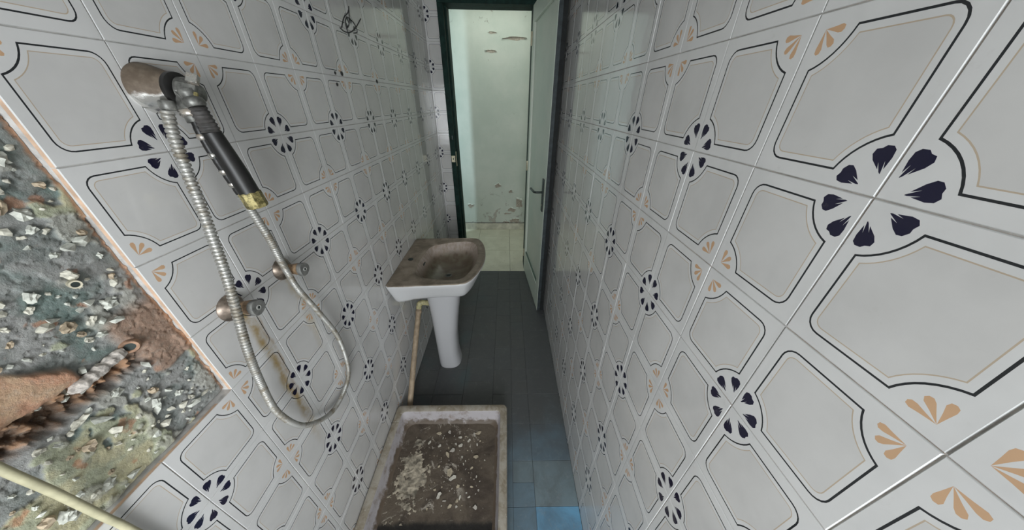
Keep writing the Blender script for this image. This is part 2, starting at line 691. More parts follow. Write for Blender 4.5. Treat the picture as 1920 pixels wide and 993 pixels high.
def flake(parent, cx, cz, rx, rz, seed, lift):
    """a scab of bare plaster with a curled lip of paint along its upper edge"""
    rnd = random.Random(seed)
    n = 22
    out = []
    for k in range(n):
        a = 2 * math.pi * k / n
        r = 1 + 0.45 * noise.noise(Vector((math.cos(a) * 1.6 + seed, math.sin(a) * 1.6, seed * .7)))
        r *= rnd.uniform(0.75, 1.1)
        out.append((cx + rx * r * math.cos(a), cz + rz * r * math.sin(a)))
    g = G()
    g.rings([[T(x, HY + 0.01, z) for x, z in out], [T(x, HY - 0.012, z) for x, z in out]])
    g.obj('bare_patch', M_BARE, parent)
    # curled lip: strip following the upper outline
    up = [out[k] for k in range(0, n // 2 + 2)]
    A = [T(x, HY - 0.005, z + 0.05 * rz) for x, z in up]
    B = [T(x + rnd.uniform(-.02, .02), HY - lift * rnd.uniform(.5, 1.2), z - rz * rnd.uniform(.1, .35)) for x, z in up]
    A2 = [p - Vector((0, 0.0015, 0)) for p in A]
    B2 = [p - Vector((0, 0.0015, 0)) for p in B]
    G().rings([A, B, B2, A2, A], False, False, closed=False).obj('paint_flake', M_FLAKE, parent)


for sd, (cx, cz, rx, rz, lf) in enumerate([(0.55, 3.70, 0.85, 0.10, .10), (-0.95, 4.0, 0.30, 0.07, .05), (-1.1, 3.0, 0.45, 0.10, .06),
                                           (0.45, -8.35, 0.45, 0.22, .10), (1.1, -7.7, 0.30, 0.55, .08), (0.75, -9.35, 0.55, 0.22, .12),
                                           (-0.75, -6.2, 0.35, 0.20, .08), (0.35, -6.7, 0.20, 0.16, .10), (0.0, -9.55, 0.25, 0.12, .08),
                                           (-3.2, -8.0, 0.30, 0.22, .06), (0.1, -8.7, 0.40, 0.09, .06)]):
    flake(wh, cx, cz, rx, rz, sd * 3 + 1, lf)

M_SKIRT = simple('skirting_cream', (0.60, 0.58, 0.48), 0.45, var=0.12, scale=12)
g = G().bbox(T(-12.4, HY - 0.09, ZF), T(9.0, HY, ZF + 0.60), 0.003)
tag(g.obj('baseboard_hall', M_SKIRT), 'cream stone skirting along the hall wall', 'baseboard', kind='structure')
G().tbox((-12.4, HY - 0.03, ZF + 0.60), (9.0, HY - .001, ZF + 0.645)).obj('skirting_shade_line', M_JOINTSHADE, wh)  # dark strip painting in the shadow joint above the skirting
M_HT = []
for q in range(3):
    k = NT('hall_terrazzo_%d' % q)
    c = k.mix(k.ramp(k.noise(5.0 + q, 6, .6, dist=.7), .3, .75), (0.64, 0.62, 0.50), (0.54, 0.52, 0.41))
    c = k.mix(k.math('MULTIPLY', k.ramp(k.noise(26.0, 5, .7), .60, .72), .75), c, (0.26, 0.24, 0.17))
    M_HT.append(k.set(c, 0.4))
g = G()
g.tbox((-12.5, YB, ZF - 1.0), (9.0, HY, ZF - 0.03))
hf = g.obj('floor_hall', simple('hall_joint', (0.25, 0.23, 0.18), .9))
tag(hf, 'cream terrazzo tile floor of the hall', 'floor', kind='structure')
P_H = 2.65
yk = 16.62
for a in range(-3, 3):
    for b in range(3):
        x0 = 0.26 + a * P_H
        y0 = yk + b * P_H + 0.4
        y1 = min(y0 + P_H, HY)
        if b == 0:
            y0 = YB - 0.45
        mt = M_HT[(a * 2 + b) % 3]
        g = G().bbox(T(x0 + .012, y0 + .012, ZF - 0.2), T(x0 + P_H - .012, y1 - .012, ZF - 0.002), 0.001, 1)
        g.obj('hall_floor_tile', mt, hf)
g = G()
g.tbox((-12.5, YB + 0.9, ZC), (9.0, HY, ZC + .5))
tag(g.obj('ceiling_hall', M_PAINT), 'white hall ceiling', 'ceiling', kind='structure')
g = G()
g.tbox((-6.4, YB + 0.9, ZF), (-6.0, 21.477, ZC))  # unseen stub added to block the slit lamp and set the band's edge
tag(g.obj('hall_band_blocker', M_PAINT), 'unseen stub added on the left of the hall to cut the light band', 'wall', kind='structure')
g = G()
g.tbox((-12.9, YB + 0.5, ZF), (-12.5, HY + .5, ZC))
tag(g.obj('wall_side_room', M_PAINT), 'far wall of the room left of the hall', 'wall', kind='structure')
g = G()
g.tbox((8.6, YB + 0.5, ZF), (9.0, HY + .5, ZC))
tag(g.obj('wall_hall_right', M_PAINT), 'end wall of the hall on the right', 'wall', kind='structure')
g = G()
g.tbox((-12.5, YB + 0.2, ZF - .6), (XL - 0.5, YB + 0.9, ZC))
g.tbox((XR + .5, YB + 0.2, ZF - .6), (9.0, YB + 0.9, ZC))
tag(g.obj('wall_hall_near', M_PAINT), 'hall side of the wall beside the bathroom', 'wall', kind='structure')

# ------------------------------------------------------------------ door
M_GREEN = simple('frame_green_paint', (0.010, 0.032, 0.026), 0.7, var=0.18, scale=25)
M_GREEN.node_tree.nodes['Principled BSDF'].inputs['Specular IOR Level'].default_value = 0.2
k = NT('door_white_paint')
c = k.mix(k.ramp(k.noise(4.0, 5), .3, .7), (0.58, 0.65, 0.56), (0.65, 0.69, 0.60))
c = k.mix(k.math('MULTIPLY', k.ramp(k.noise(60, 6, .7), .62, .8), .4), c, (0.33, 0.30, 0.22))
M_DOOR = k.set(c, 0.45)
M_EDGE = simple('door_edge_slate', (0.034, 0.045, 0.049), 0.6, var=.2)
M_GAPSHADE = simple('door_gap_shade_black', (0.010, 0.012, 0.012), 0.8, var=.2)
M_GROOVE = simple('door_moulding_green', (0.10, 0.15, 0.12), 0.5)
M_BLACK = simple('dark_iron', (0.035, 0.045, 0.042), 0.42, 0.6)
M_BRASSW = simple('worn_steel', (0.55, 0.50, 0.36), 0.45, 0.5)
door = thing('door_1', T(DX1, YB, ZF), 'white green door swung open into the bathroom in a dark green frame', 'door')
door['kind'] = 'structure'
G().bbox(T(DX0 - JW, YB - 0.12, ZF), T(DX0, YB + 0.95, DZ), 0.003).obj('jamb', M_GREEN, door)
G().bbox(T(DX1, YB - 0.12, ZF), T(DX1 + JW, YB + 0.95, DZ), 0.003).obj('jamb', M_GREEN, door)
G().bbox(T(DX0 - JW, YB - 0.12, DZ), T(DX1 + JW, YB + 0.95, DZ + JW), 0.003).obj('lintel', M_GREEN, door)
G().bbox(T(DX0, YB + 0.25, ZF), T(DX0 + 0.09, YB + 0.95, DZ), 0.002).obj('door_stop', M_GREEN, door)
sp = G().bbox(T(DX0 - 0.02, YB - 0.02, -3.3), T(DX0 + 0.012, YB + 0.20, -2.5), 0.001).obj('strike_plate', M_BRASSW, door)
G().bbox(T(DX0 - 0.24, YB - 0.135, -3.05), T(DX0 - 0.03, YB - 0.118, -2.70), 0.001).obj('strike_plate', M_BRASSW, door)
G().bbox(T(DX0 - 0.15, YB - 0.142, -2.93), T(DX0 - 0.11, YB - 0.13, -2.82), 0.0008).obj('latch_hole', M_BLACK, door)
G().bbox(T(DX0 - 0.12, YB - 0.14, -1.85), T(DX0 - 0.06, YB - 0.115, -1.65), 0.0008).obj('latch_hole', M_BLACK, door)
# leaf: local frame along s (hinge to free edge), t (out of the visible face), z
H2 = Vector((1.22, 16.85))
E2 = Vector((1.72, 12.20))
LW = (E2 - H2).length
S2 = (E2 - H2).normalized()
N2 = Vector((S2.y, -S2.x))
if N2.x > 0:
    N2 = -N2
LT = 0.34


def LP(s, t, z):
    q = H2 + S2 * (s * LW) + N2 * t
    return T(q.x, q.y, z)


def lbox(s0, s1, t0, t1, z0, z1, bev=0.0025):
    a, b = Vector((s0 * LW * U, t0 * U, 0)), Vector((s1 * LW * U, t1 * U, (z1 - z0) * U))
    gg = G().bbox(a, b, bev)
    o = LP(0, 0, z0)
    sv, nv = Vector((S2.x, S2.y, 0)), Vector((N2.x, N2.y, 0))
    gg.v = [o + sv * v.x + nv * v.y + VZ * v.z for v in gg.v]
    return gg


LZ0, LZ1 = ZF + 0.07, DZ - 0.03
lbox(0.0, 0.075, -LT, 0, LZ0, LZ1).obj('hinge_stile', M_DOOR, door)
lbox(0.865, 0.985, -LT, 0, LZ0, LZ1).obj('lock_stile', M_DOOR, door)
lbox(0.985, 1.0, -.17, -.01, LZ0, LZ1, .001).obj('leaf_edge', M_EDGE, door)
lbox(0.985, 0.998, -LT, -.17, LZ0, LZ1, .001).obj('gap_shade_strip', M_GAPSHADE, door)  # near-black strip painting in the shade between leaf and wall
lbox(0.985, 0.999, -0.012, 0.002, LZ0, LZ1, .0008).obj('edge_bead', M_DOOR, door)
lbox(0.075, 0.865, -LT, 0, LZ0, -8.78).obj('bottom_rail', M_DOOR, door)
lbox(0.075, 0.865, -LT, 0, 3.15, LZ1).obj('top_rail', M_DOOR, door)
lbox(0.075, 0.865, -LT + .02, -0.10, -8.78, 3.15).obj('panel', M_DOOR, door)
lbox(0.075, 0.865, -0.10, -0.03, -8.78, -8.68, .001).obj('moulding', M_GROOVE, door)
hd = lbox(0.895, 0.945, 0, 0.05, -4.45, -2.95, .002).obj('handle_plate', M_BLACK, door)
pts, _ = spline([LP(0.92, 0.02, -3.55), LP(0.92, 0.30, -3.55), LP(0.90, 0.38, -3.56), LP(0.86, 0.40, -3.58), LP(0.72, 0.40, -3.62)], 30)
G().tube(pts, [0.0075] * 12 + [0.0085] * 18, 12).obj('lever', M_BLACK, hd, 50)
G().lathe(LP(0.92, 0.04, -4.15), (N2.x, N2.y, 0), [(0.006, 0), (0.006, 0.003), (0.002, 0.0035)], 16).obj('keyhole', M_BRASSW, hd, 40)
for z in (2.6, -3.2, -8.9):
    G().lathe(T(H2.x - 0.02, H2.y - 0.02, z), (0, 0, 1), [(0.007, -0.04), (0.008, -0.03), (0.008, 0.03), (0.007, 0.04)], 14).obj('hinge', M_BRASSW, door, 40)

# ------------------------------------------------------------------ mortar bed in the bare patch


def sm(a, b, x):
    t = max(0.0, min(1.0, (x - a) / (b - a)))
    return t * t * (3 - 2 * t)


def nz(x, y, s, seed=0.0):
    return noise.noise(Vector((x * s + seed, y * s - seed * .7, seed)))


def fbm(x, y, s, seed=0.0, oc=4):
    a, v = 1.0, 0.0
    for _ in range(oc):
        v += a * nz(x, y, s, seed)
        s *= 2.1
        a *= 0.5
        seed += 5.3
    return v


def chase(i, j):
    """0..1 masks for the broken channel: rubble groove, brown mortar skim, brick"""
    wob = 0.06 * fbm(i, j, 2.4, 3.1)
    cen = 1.84 + 0.10 * (-(i + 1.4)) * 0.15
    groove = sm(0.17, 0.09, abs(j - cen + wob)) * sm(-1.28, -1.55, i + wob)
    skim = sm(-1.55, -1.40, i - 0.25 * (j - 1.7) + wob) * sm(1.28, 1.45, j + wob) * sm(2.14, 2.08, j + 0.25 * (i + 1.0) + wob * .5)
    brick = sm(-1.86, -1.93, i + wob * .7 - 0.2 * (j - 1.6)) * sm(1.36 + 0.14 * math.sin(i * 9), 1.42 + 0.14 * math.sin(i * 9), j + wob) * sm(1.76, 1.72, j + wob * .6)
    return groove, skim, brick


STEP = 0.0125
nu = int((PI1 - PI0) / STEP) + 1
nv = int((PJ1 - PJ0) / STEP) + 1
BV, BC = [], []
for b in range(nv):
    for a in range(nu):
        i = PI0 + (PI1 - PI0) * a / (nu - 1)
        j = PJ0 + (PJ1 - PJ0) * b / (nv - 1)
        yy = YL + i * WL
        zz = ZL - j
        gr, sk, br = chase(i, j)
        f1 = fbm(i, j, 1.5, 11.0)
        f2 = fbm(i, j, 4.0, 31.0)
        f3 = fbm(i, j, 14.0, 51.0, 3)
        # thin skins of plaster left on the bed: plateau with a crisp edge
        plate = fbm(i, j, 1.1, 11.0) + .22 * f2 + .20 * sm(1.7, 2.4, j)
        skin = sm(0.16, 0.20, plate)
        skin2 = sm(0.30, 0.33, fbm(i, j, 3.1, 71.0) + .1 * f3)
        scal = abs(fbm(i * .55, j, 7.0, 141.0))      # trowel scales: overlapping plates
        d = -0.085 + 0.010 * f1 + 0.007 * f2 * (1 - .6 * skin) + 0.003 * f3 + 0.022 * skin + 0.016 * skin2 - 0.012 * sm(.10, .02, scal) * (1 - skin)
        d += gr * (-0.12 + 0.06 * f2 + 0.10 * f3)
        d += sk * (0.030 + 0.004 * f3)
        d += br * (0.015 - d) * 0.8 - br * 0.20 * ((j - 1.55) / 0.2) ** 2 * 0.25
        edge = min(PI1 - i, PJ1 - j)
        d -= 0.05 * sm(0.05, 0.0, PJ1 - j) + 0.012 * sm(0.05, 0.0, PI1 - i)
        BV.append(T(XL + d, yy, zz))
        # colour of the stuff itself
        grey = Vector((0.165, 0.180, 0.170)).lerp(Vector((0.265, 0.265, 0.255)), sm(-.6, .5, f2 + .3 * f1))
        grey = grey.lerp(Vector((0.105, 0.155, 0.140)), sm(.1, .6, fbm(i, j, 2.2, 91.0)) * .75)
        ylw = Vector((0.42, 0.39, 0.25)).lerp(Vector((0.35, 0.365, 0.26)), sm(-.3, .3, f2))
        grey = grey * 1.15
        c = grey.lerp(ylw, sm(0.17, 0.20, plate))
        c = c.lerp(Vector((0.40, 0.39, 0.34)), skin2 * .6)
        c = c.lerp(Vector((0.42, 0.20, 0.11)), sm(.55, .75, fbm(i, j, 5.5, 121.0)) * .7)
        c = c.lerp(Vector((0.30, 0.20, 0.145)), sk)
        c = c.lerp(Vector((0.11, 0.065, 0.040)).lerp(Vector((0.36, 0.21, 0.12)), sm(-.1, .7, f3 + f2)), gr)
        c = c.lerp(Vector((0.47, 0.255, 0.160)).lerp(Vector((0.50, 0.34, 0.22)), sm(-.3, .5, f2)), br)
        c = c.lerp(Vector((0.50, 0.27, 0.15)), sm(0.05, 0.01, PI1 - i + .02 * f3) * .8)
        c *= 1 + .25 * f3
        BC.append(c)
BF = [(b * nu + a, b * nu + a + 1, (b + 1) * nu + a + 1, (b + 1) * nu + a) for b in range(nv - 1) for a in range(nu - 1)]
k = NT('mortar')
at = k.n('ShaderNodeAttribute', attribute_name='stuff_colour')
c = k.mix(k.math('MULTIPLY', k.ramp(k.noise(160.0, 6, .7), .45, .75), .35), at.outputs['Color'], (0.34, 0.34, 0.30))
k.bump(k.noise(190.0, 5, .7), 0.55, 0.004)
M_MORTAR = k.set(c, 0.92)
me = bpy.data.meshes.new('mortar_bed')
me.from_pydata([tuple(v) for v in BV], [], [tuple(reversed(q)) for q in BF])
me.materials.append(M_MORTAR)
ca = me.color_attributes.new('stuff_colour', 'FLOAT_COLOR', 'POINT')
ca.data.foreach_set('color', [x for c in BC for x in (max(0, c.x), max(0, c.y), max(0, c.z), 1)])
me.polygons.foreach_set('use_smooth', [True] * len(me.polygons))
bed = bpy.data.objects.new('mortar_bed', me)
COL.objects.link(bed)
bed.parent = wall_left
tag(bed, 'rough bare mortar bed with a broken channel')


def bed_at(i, j):
    a = max(0, min(nu - 1, round((i - PI0) / STEP)))
    b = max(0, min(nv - 1, round((j - PJ0) / STEP)))
    return BV[b * nu + a]


M_PEB = [simple('pebble_cream', (0.60, 0.58, 0.49), 0.85, var=.15, scale=120, bump=.5), simple('pebble_pale', (0.54, 0.55, 0.49), 0.85, var=.15, scale=120, bump=.5),
         simple('pebble_tan', (0.47, 0.38, 0.27), 0.85, var=.2, scale=120, bump=.5)]
peb = []
for q in range(9):
    bm = bmesh.new()
    bmesh.ops.create_icosphere(bm, subdivisions=2 if q < 3 else 1, radius=1)
    for v in bm.verts:
        d = v.co.normalized()
        v.co = d * (1 + .75 * noise.noise(d * 1.5 + Vector((q * 7, 0, 0))) + .65 * noise.noise(d * 3.7 + Vector((q * 7, 3, 0))))
    pm = bpy.data.meshes.new('pebble')
    bm.to_mesh(pm)
    bm.free()
    pm.materials.append(M_PEB[q % 3 if q < 3 else (q % 2)])
    peb.append(pm)
rnd = random.Random(5)
placed = []
tries = 0
while len(placed) < 290 and tries < 20000:
    tries += 1
    i, j = rnd.uniform(-3.0, -1.06), rnd.uniform(-.9, 2.93)
    if -2.83 - 0.7 * (2.33 - j) * 0.6 > i:
        continue
    gr, sk, br = chase(i, j)
    if br > .3 or sk > .5 or (gr > .4 and rnd.random() < .5):
        continue
    if fbm(i, j, 1.8, 201.0) + rnd.uniform(-.5, .5) < -.15:
        continue
    if any((i - a) ** 2 + (j - b) ** 2 < .004 for a, b in placed):
        continue
    placed.append((i, j))
    o = bpy.data.objects.new('pebble', rnd.choice(peb))
    s = rnd.choice((.014, .018, .022, .027, .034, .046)) * U * rnd.uniform(.8, 1.15)
    o.scale = (s * .85, s * rnd.uniform(1.0, 1.6), s * rnd.uniform(.6, 1.1))
    o.location = bed_at(i, j) + VX * s * .25
    o.rotation_euler = (rnd.uniform(-1.2, 1.2), rnd.gauss(0, .35), rnd.gauss(0, .35))
    o.parent = bed
    COL.objects.link(o)
M_PLAST = simple('ivory_plastic', (0.58, 0.53, 0.40), 0.5)
g = G().lathe(T(XL - 0.10, 2.16, -1.47), (1, -0.45, 0.15), [(.0055, 0), (.0055, .019), (.0038, .019), (.0036, .004)], 18, True, False)
g.obj('plastic_tube', M_PLAST, wall_left, 40)
G().lathe(T(XL - 0.10, 2.16, -1.47) + Vector((1, -.45, .15)).normalized() * .0172, (1, -0.45, 0.15), [(.0036, 0), (.0036, .001)], 18).obj('tube_hole', M_BLACK, wall_left)

# broken fibre pipe lying in the channel
bp = thing('broken_pipe', T(XL - 0.12, 1.9, -2.28), 'whitish encrusted pipe stub lying in the broken wall channel', 'pipe')
M_FIB = simple('encrusted_fibre', (0.58, 0.53, 0.48), 0.9, var=.3, scale=110, bump=.8)
pts, _ = spline([T(XL - 0.05, 1.62, -2.30), T(XL - 0.04, 1.72, -2.285), T(XL - 0.05, 1.85, -2.27), T(XL - 0.06, 1.98, -2.255), T(XL - 0.07, 2.06, -2.25)], 46)
rad = [U * (0.052 * min(1, .35 + k / 6) * (1 + .35 * noise.noise(Vector((k * .19, 2, 0))))) for k in range(46)]
g = G().tube(pts, rad, 16)
g.v = [v + Vector((.6, 1, 1)) * (.0016 * noise.noise(v * 260)) for v in g.v]
g.obj('pipe_body', M_FIB, bp, 60)
M_RUST = simple('rusty_clay', (0.33, 0.20, 0.13), 0.9, var=.25, scale=80, bump=.6)
G().lathe(T(XL - 0.07, 2.13, -2.24), (0.75, -0.55, 0.1), [(.0105, -.012), (.0115, .004), (.0095, .007), (.0062, .006), (.0055, -.004)], 22, True, False).obj('pipe_mouth', M_RUST, bp, 50)
G().lathe(T(XL - 0.07, 2.13, -2.24) + Vector((.75, -.55, .1)).normalized() * .004, (.75, -.55, .1), [(.0062, 0), (.0062, .001)], 18).obj('pipe_bore', M_BLACK, bp)

# scribble and small plugs on the left wall tiles
M_INK = simple('black_marker', (0.03, 0.03, 0.03), .6)


def LWP(i, j, d=0.0):
    return T(XL + d, YL + i * WL, ZL - j)


for line in ([(5.36, -1.97), (5.55, -1.93), (5.9, -1.97), (6.3, -2.12), (6.78, -2.38)], [(5.45, -1.98), (5.7, -2.2), (6.0, -2.35), (6.08, -2.42)],
             [(5.72, -2.0), (5.95, -2.15), (6.15, -2.5)], [(5.75, -1.95), (5.72, -2.1), (5.9, -2.25), (6.25, -2.2), (6.35, -2.05), (6.1, -1.98)]):
    pts, _ = spline([LWP(i, j, 0.006) for i, j in line], 26)
    G().tube(pts, .0018, 6).obj('scribble_mark', M_INK, wall_left)
for i, j, r in ((4.87, -1.06, .045), (7.06, -1.01, .05), (4.55, -1.05, .03), (4.50, -.83, .035)):
    G().lathe(LWP(i, j, -0.004), (1, 0, 0), [(r * U, 0), (r * U, .0025), (r * U * .5, .003)], 12).obj('wall_plug', M_INK, wall_left)

# ------------------------------------------------------------------ shower fittings
k = NT('tarnished_chrome')
gm = k.ramp(k.noise(35.0, 6, .7), .42, .66)
c = k.mix(gm, (0.50, 0.49, 0.46), (0.26, 0.20, 0.14))
M_CHROME = k.set(c, k.math('MULTIPLY_ADD', gm, .35, .20), k.math('MULTIPLY_ADD', gm, -.7, .95))
k = NT('bell_chrome')
nx_, ny_, nz_ = k.xyz(k.nrm())
sc = k.math('ADD', nz_, k.math('MULTIPLY_ADD', k.noise(60.0, 5), .7, -.35))
gm = k.ramp(sc, -.35, -.10)  # brown on upward faces, bright chrome on the underside
c = k.mix(gm, (0.80, 0.79, 0.76), k.mix(k.ramp(k.noise(90.0, 5), .3, .7), (0.100, 0.074, 0.052), (0.155, 0.120, 0.088)))
M_BELL = k.set(c, k.math('MULTIPLY_ADD', gm, .45, .22), k.math('SUBTRACT', .95, k.math('MULTIPLY', gm, .85)))
M_GREYM = simple('dull_grey_metal', (0.20, 0.20, 0.185), 0.45, .55, var=.25, scale=90)
M_RUBBER = simple('black_rubber', (0.010, 0.0095, 0.009), 0.45, var=.25, scale=50)
M_WORN = simple('worn_grey_rubber', (0.060, 0.056, 0.053), 0.6, var=.3, scale=60)
k = NT('tarnished_brass')
n_ = k.noise(120.0, 6, .7)
c = k.mix(k.ramp(n_, .38, .62), (0.10, 0.085, 0.03), (0.40, 0.34, 0.15))
M_BRASS = k.set(c, .5, .45)

FC = Vector((XL, 3.625, 0.07))


def F3(dx, dy, dz):
    return T(FC.x + dx, FC.y + dy, FC.z + dz)


ft = thing('shower_fitting', F3(0, 0, 0), 'chrome bell wall fitting, brown on its upper side, that holds the black hand shower', 'shower fitting')
G().lathe(F3(0, 0, 0), (1, 0, 0), [(.0355, 0), (.0365, .003), (.0350, .010), (.0315, .020), (.0275, .031), (.0245, .040), (.0235, .042)], 40).obj('bell_flange', M_BELL, ft, 50)
G().lathe(F3(.27, 0, 0), (1, 0, -.1), [(.0235, 0), (.0255, .002), (.0255, .008), (.0225, .010)], 32).obj('rubber_ring', M_RUBBER, ft, 50)
G().lathe(F3(.33, .01, -.01), (1, .2, -.15), [(.020, 0), (.0205, .006), (.018, .016), (.0125, .024), (.006, .027)], 32).obj('swivel_body', M_GREYM, ft, 50)
# cradle block with slot and screw head
R_ = Matrix.Rotation(math.radians(-35), 3, 'X') @ Matrix.Rotation(math.radians(25), 3, 'Z')


def rbox(half, at, bev):
    h = Vector(half)
    g = G().bbox(-h, h, bev)
    g.v = [R_ @ v + at for v in g.v]
    return g


rbox((.012, .012, .009), F3(.43, -.04, -.02), .002).obj('cradle', M_GREYM, ft)
rbox((.007, .0045, .0075), F3(.52, -.02, .10), .0012).obj('screw_head', M_CHROME, ft)
rbox((.010, .0025, .003), F3(.49, -.10, -.03), .0008).obj('spring_clip', M_BRASS, ft)
# outlet under the body
pts, _ = spline([F3(.33, -.02, -.09), F3(.37, -.07, -.17), F3(.39, -.09, -.24), F3(.40, -.10, -.31)], 16)
G().tube(pts, [.0125] * 6 + [.0135] * 4 + [.0105] * 6, 18).obj('hose_outlet', M_GREYM, ft, 50)
G().lathe(F3(.385, -.085, -.21), (0.12, -.15, -1), [(.0125, -.004), (.0145, -.002), (.0145, .005), (.0125, .007)], 24).obj('outlet_collar', M_CHROME, ft, 50)
G().lathe(F3(.27, -.165, -.10), (0, -.1, -1), [(.009, 0), (.0105, .002), (.0105, .012), (.009, .014)], 20).obj('lower_nipple', M_GREYM, ft, 50)

hs = thing('hand_shower', T(-3.40, 3.54, .05), 'black rubber handled hand shower with a worn brass end hanging from the bell fitting', 'hand shower')
HA, HB, HC, HD, HE = T(-3.42, 3.545, .07), T(-3.375, 3.535, -.09), T(-3.35, 3.53, -.34), T(-3.30, 3.55, -.76), T(-3.27, 3.56, -1.05)
pts, _ = spline([HA, HB], 10)
G().tube(pts, [.0105, .0115, .0115, .0110, .0110, .0135, .0140, .0140, .0135, .0115], 20).obj('neck', M_GREYM, hs, 40)
pts, _ = spline([HB, HC], 24)
G().tube(pts, [.0110 + .0011 * math.sin(k * 1.7) + .0020 * k / 23 for k in range(24)], 20).obj('grip_sleeve', M_WORN, hs, 60)
pts, _ = spline([HC, HD, HE], 30)
G().tube(pts, [.0132 + .0030 * min(1, k / 20) for k in range(30)], 22).obj('handle', M_RUBBER, hs, 60)
ax = (HE - HD).normalized()
G().lathe(HE - ax * .004, ax, [(.0168, 0), (.0178, .002), (.0180, .026), (.0168, .030), (.0120, .0312)], 8).obj('brass_end', M_BRASS, hs, 20)

# hose: bare upper run, then ribbed loop back up to the bell
hose = thing('shower_hose', T(XL + .15, 3.6, -5.9), 'long ribbed chrome shower hose hanging in a loop on the left wall', 'hose')
pts, _ = spline([F3(.40, -.10, -.29), T(-3.46, 3.51, -.36), T(-3.45, 3.52, -.58), T(-3.45, 3.57, -.87), T(-3.448, 3.618, -1.10)], 60)
G().tube(pts, [.0062 if k % 12 > 4 else .0058 for k in range(60)], 12).obj('bare_inner_tube', M_RUBBER, hose, 60)
for k0 in (9, 22, 35, 46):
    G().tube(pts[k0:k0 + 5], [.0064, .0075, .0078, .0075, .0064], 12).obj('chrome_remnant', M_CHROME, hose, 40)
HPTS = [(-3.442, 3.612, -1.060), (-3.476, 3.700, -1.426), (-3.522, 3.800, -1.791), (-3.602, 3.900, -2.241), (-3.630, 3.960, -2.553), (-3.641, 4.020, -2.881),
        (-3.668, 4.267, -3.637), (-3.728, 4.534, -4.540), (-3.748, 4.499, -5.404), (-3.748, 4.214, -5.760), (-3.748, 3.581, -5.782), (-3.728, 2.973, -5.208),
        (-3.668, 2.690, -4.359), (-3.588, 2.671, -3.563), (-3.528, 2.731, -2.906), (-3.508, 2.869, -2.326), (-3.508, 2.969, -1.939), (-3.508, 3.058, -1.500),
        (-3.518, 3.148, -1.068), (-3.538, 3.226, -0.698), (-3.568, 3.319, -0.358), (-3.598, 3.410, -0.14)]
NR = 2600
pts, HL = spline([T(*p) for p in HPTS], NR)
rad = []
ph = 0.0
for k in range(NR):
    t = k / (NR - 1)
    opened = max(sm(.62, .80, t), .55 * sm(.16, .06, t))     # ribs stand open below the bell, tight on the loop
    ph += (HL / NR) / (.0038 + .0034 * opened)
    fr_ = ph % 1.0
    gapw = sm(.62, .70, fr_) * sm(1.0, .92, fr_)
    rad.append(.0072 + .0008 * opened - (.0007 + .0016 * opened) * gapw + .0003 * math.sin(fr_ / .66 * math.pi) * (1 - gapw))
k = NT('hose_chrome')
gm = k.ramp(k.noise(28.0, 5, .7), .45, .65)
c = k.mix(gm, (0.46, 0.455, 0.43), (0.27, 0.24, 0.19))
M_HOSE = k.set(c, k.math('MULTIPLY_ADD', gm, .25, .45), .7)
G().tube(pts, rad, 12).obj('ribbed_hose', M_HOSE, hose, 180)

# ------------------------------------------------------------------ stop valves
M_FLANGE = simple('brown_chrome', (0.26, 0.21, 0.17), 0.35, .7, var=.3, scale=60)
M_KNOBSIDE = simple('scaled_brass_knob', (0.33, 0.22, 0.13), 0.55, .3, var=.3, scale=70)
M_KNOBFACE = simple('grey_plastic_face', (0.15, 0.15, 0.14), 0.6, var=.2, scale=80)
M_SCREW = simple('zinc_screw', (0.52, 0.52, 0.49), 0.4, .5)
for (y, z, lab) in ((3.10, -2.52, 'brown tarnished round stop valve on the left wall, the one nearer the bare mortar patch'),
                    (4.13, -2.52, 'brown tarnished round stop valve on the left wall, the one nearer the washbasin')):
    v = thing('stop_valve', T(XL, y, z), lab, 'valve', 'shower stop valves')
    g = G().lathe(T(XL, y, z), (1, 0, 0), [(.028, 0), (.029, .002), (.0275, .005), (.021, .012), (.0135, .017), (.012, .020)], 36)
    g.obj('flange', M_FLANGE, v, 45)
    G().lathe(T(XL + .10, y, z), (1, 0, 0), [(.0125, 0), (.0125, .012), (.0135, .018), (.0150, .026), (.0160, .034)], 30).obj('knob_stem', M_KNOBSIDE, v, 45)
    kn = G()
    rings = []
    for r, h in [(.0162, .0), (.0172, .002), (.0172, .009), (.0160, .011)]:
        rings.append([T(XL + .325, y, z) + Vector((h, math.cos(t) * r * (1 + .05 * math.cos(3 * t)), math.sin(t) * r * (1 + .05 * math.cos(3 * t))))
                      for t in (2 * math.pi * q / 42 for q in range(42))])
    kn.rings(rings)
    kf = kn.obj('knob', M_KNOBFACE, v, 45)
    G().lathe(T(XL + .325, y, z) + VX * .0105, (1, 0, 0), [(.0058, 0), (.0055, .0014), (.0034, .0016), (.0030, .0008)], 24).obj('screw_washer', M_SCREW, kf, 40)
    G().lathe(T(XL + .325, y, z) + VX * .0113, (1, 0, 0), [(.0030, 0), (.0028, .0006)], 18).obj('screw_hole', M_BLACK, kf, 40)

# ------------------------------------------------------------------ pedestal washbasin


def dirt_mat(name, thr0, thr1, clean, dirt, dirt2, rough=.2):
    k = NT(name)
    nx, ny, nzz = k.xyz(k.nrm())
    up = k.ramp(k.math('ADD', nzz, k.math('MULTIPLY_ADD', k.noise(16.0, 6, .65), .8, -.4)), thr0, thr1)
    dc = k.mix(k.ramp(k.noise(13.0, 6, .65, dist=.8), .32, .70), dirt, dirt2)
    c = k.mix(up, clean, dc)
    return k.set(c, k.math('MULTIPLY_ADD', up, .40, rough))


M_CER = dirt_mat('dusty_ceramic', .30, .62, (0.56, 0.56, 0.56), (0.155, 0.122, 0.088), (0.29, 0.24, 0.185))
M_CERP = dirt_mat('white_ceramic', .85, 1.0, (0.475, 0.475, 0.485), (0.3, .25, .2), (0.3, .27, .22))
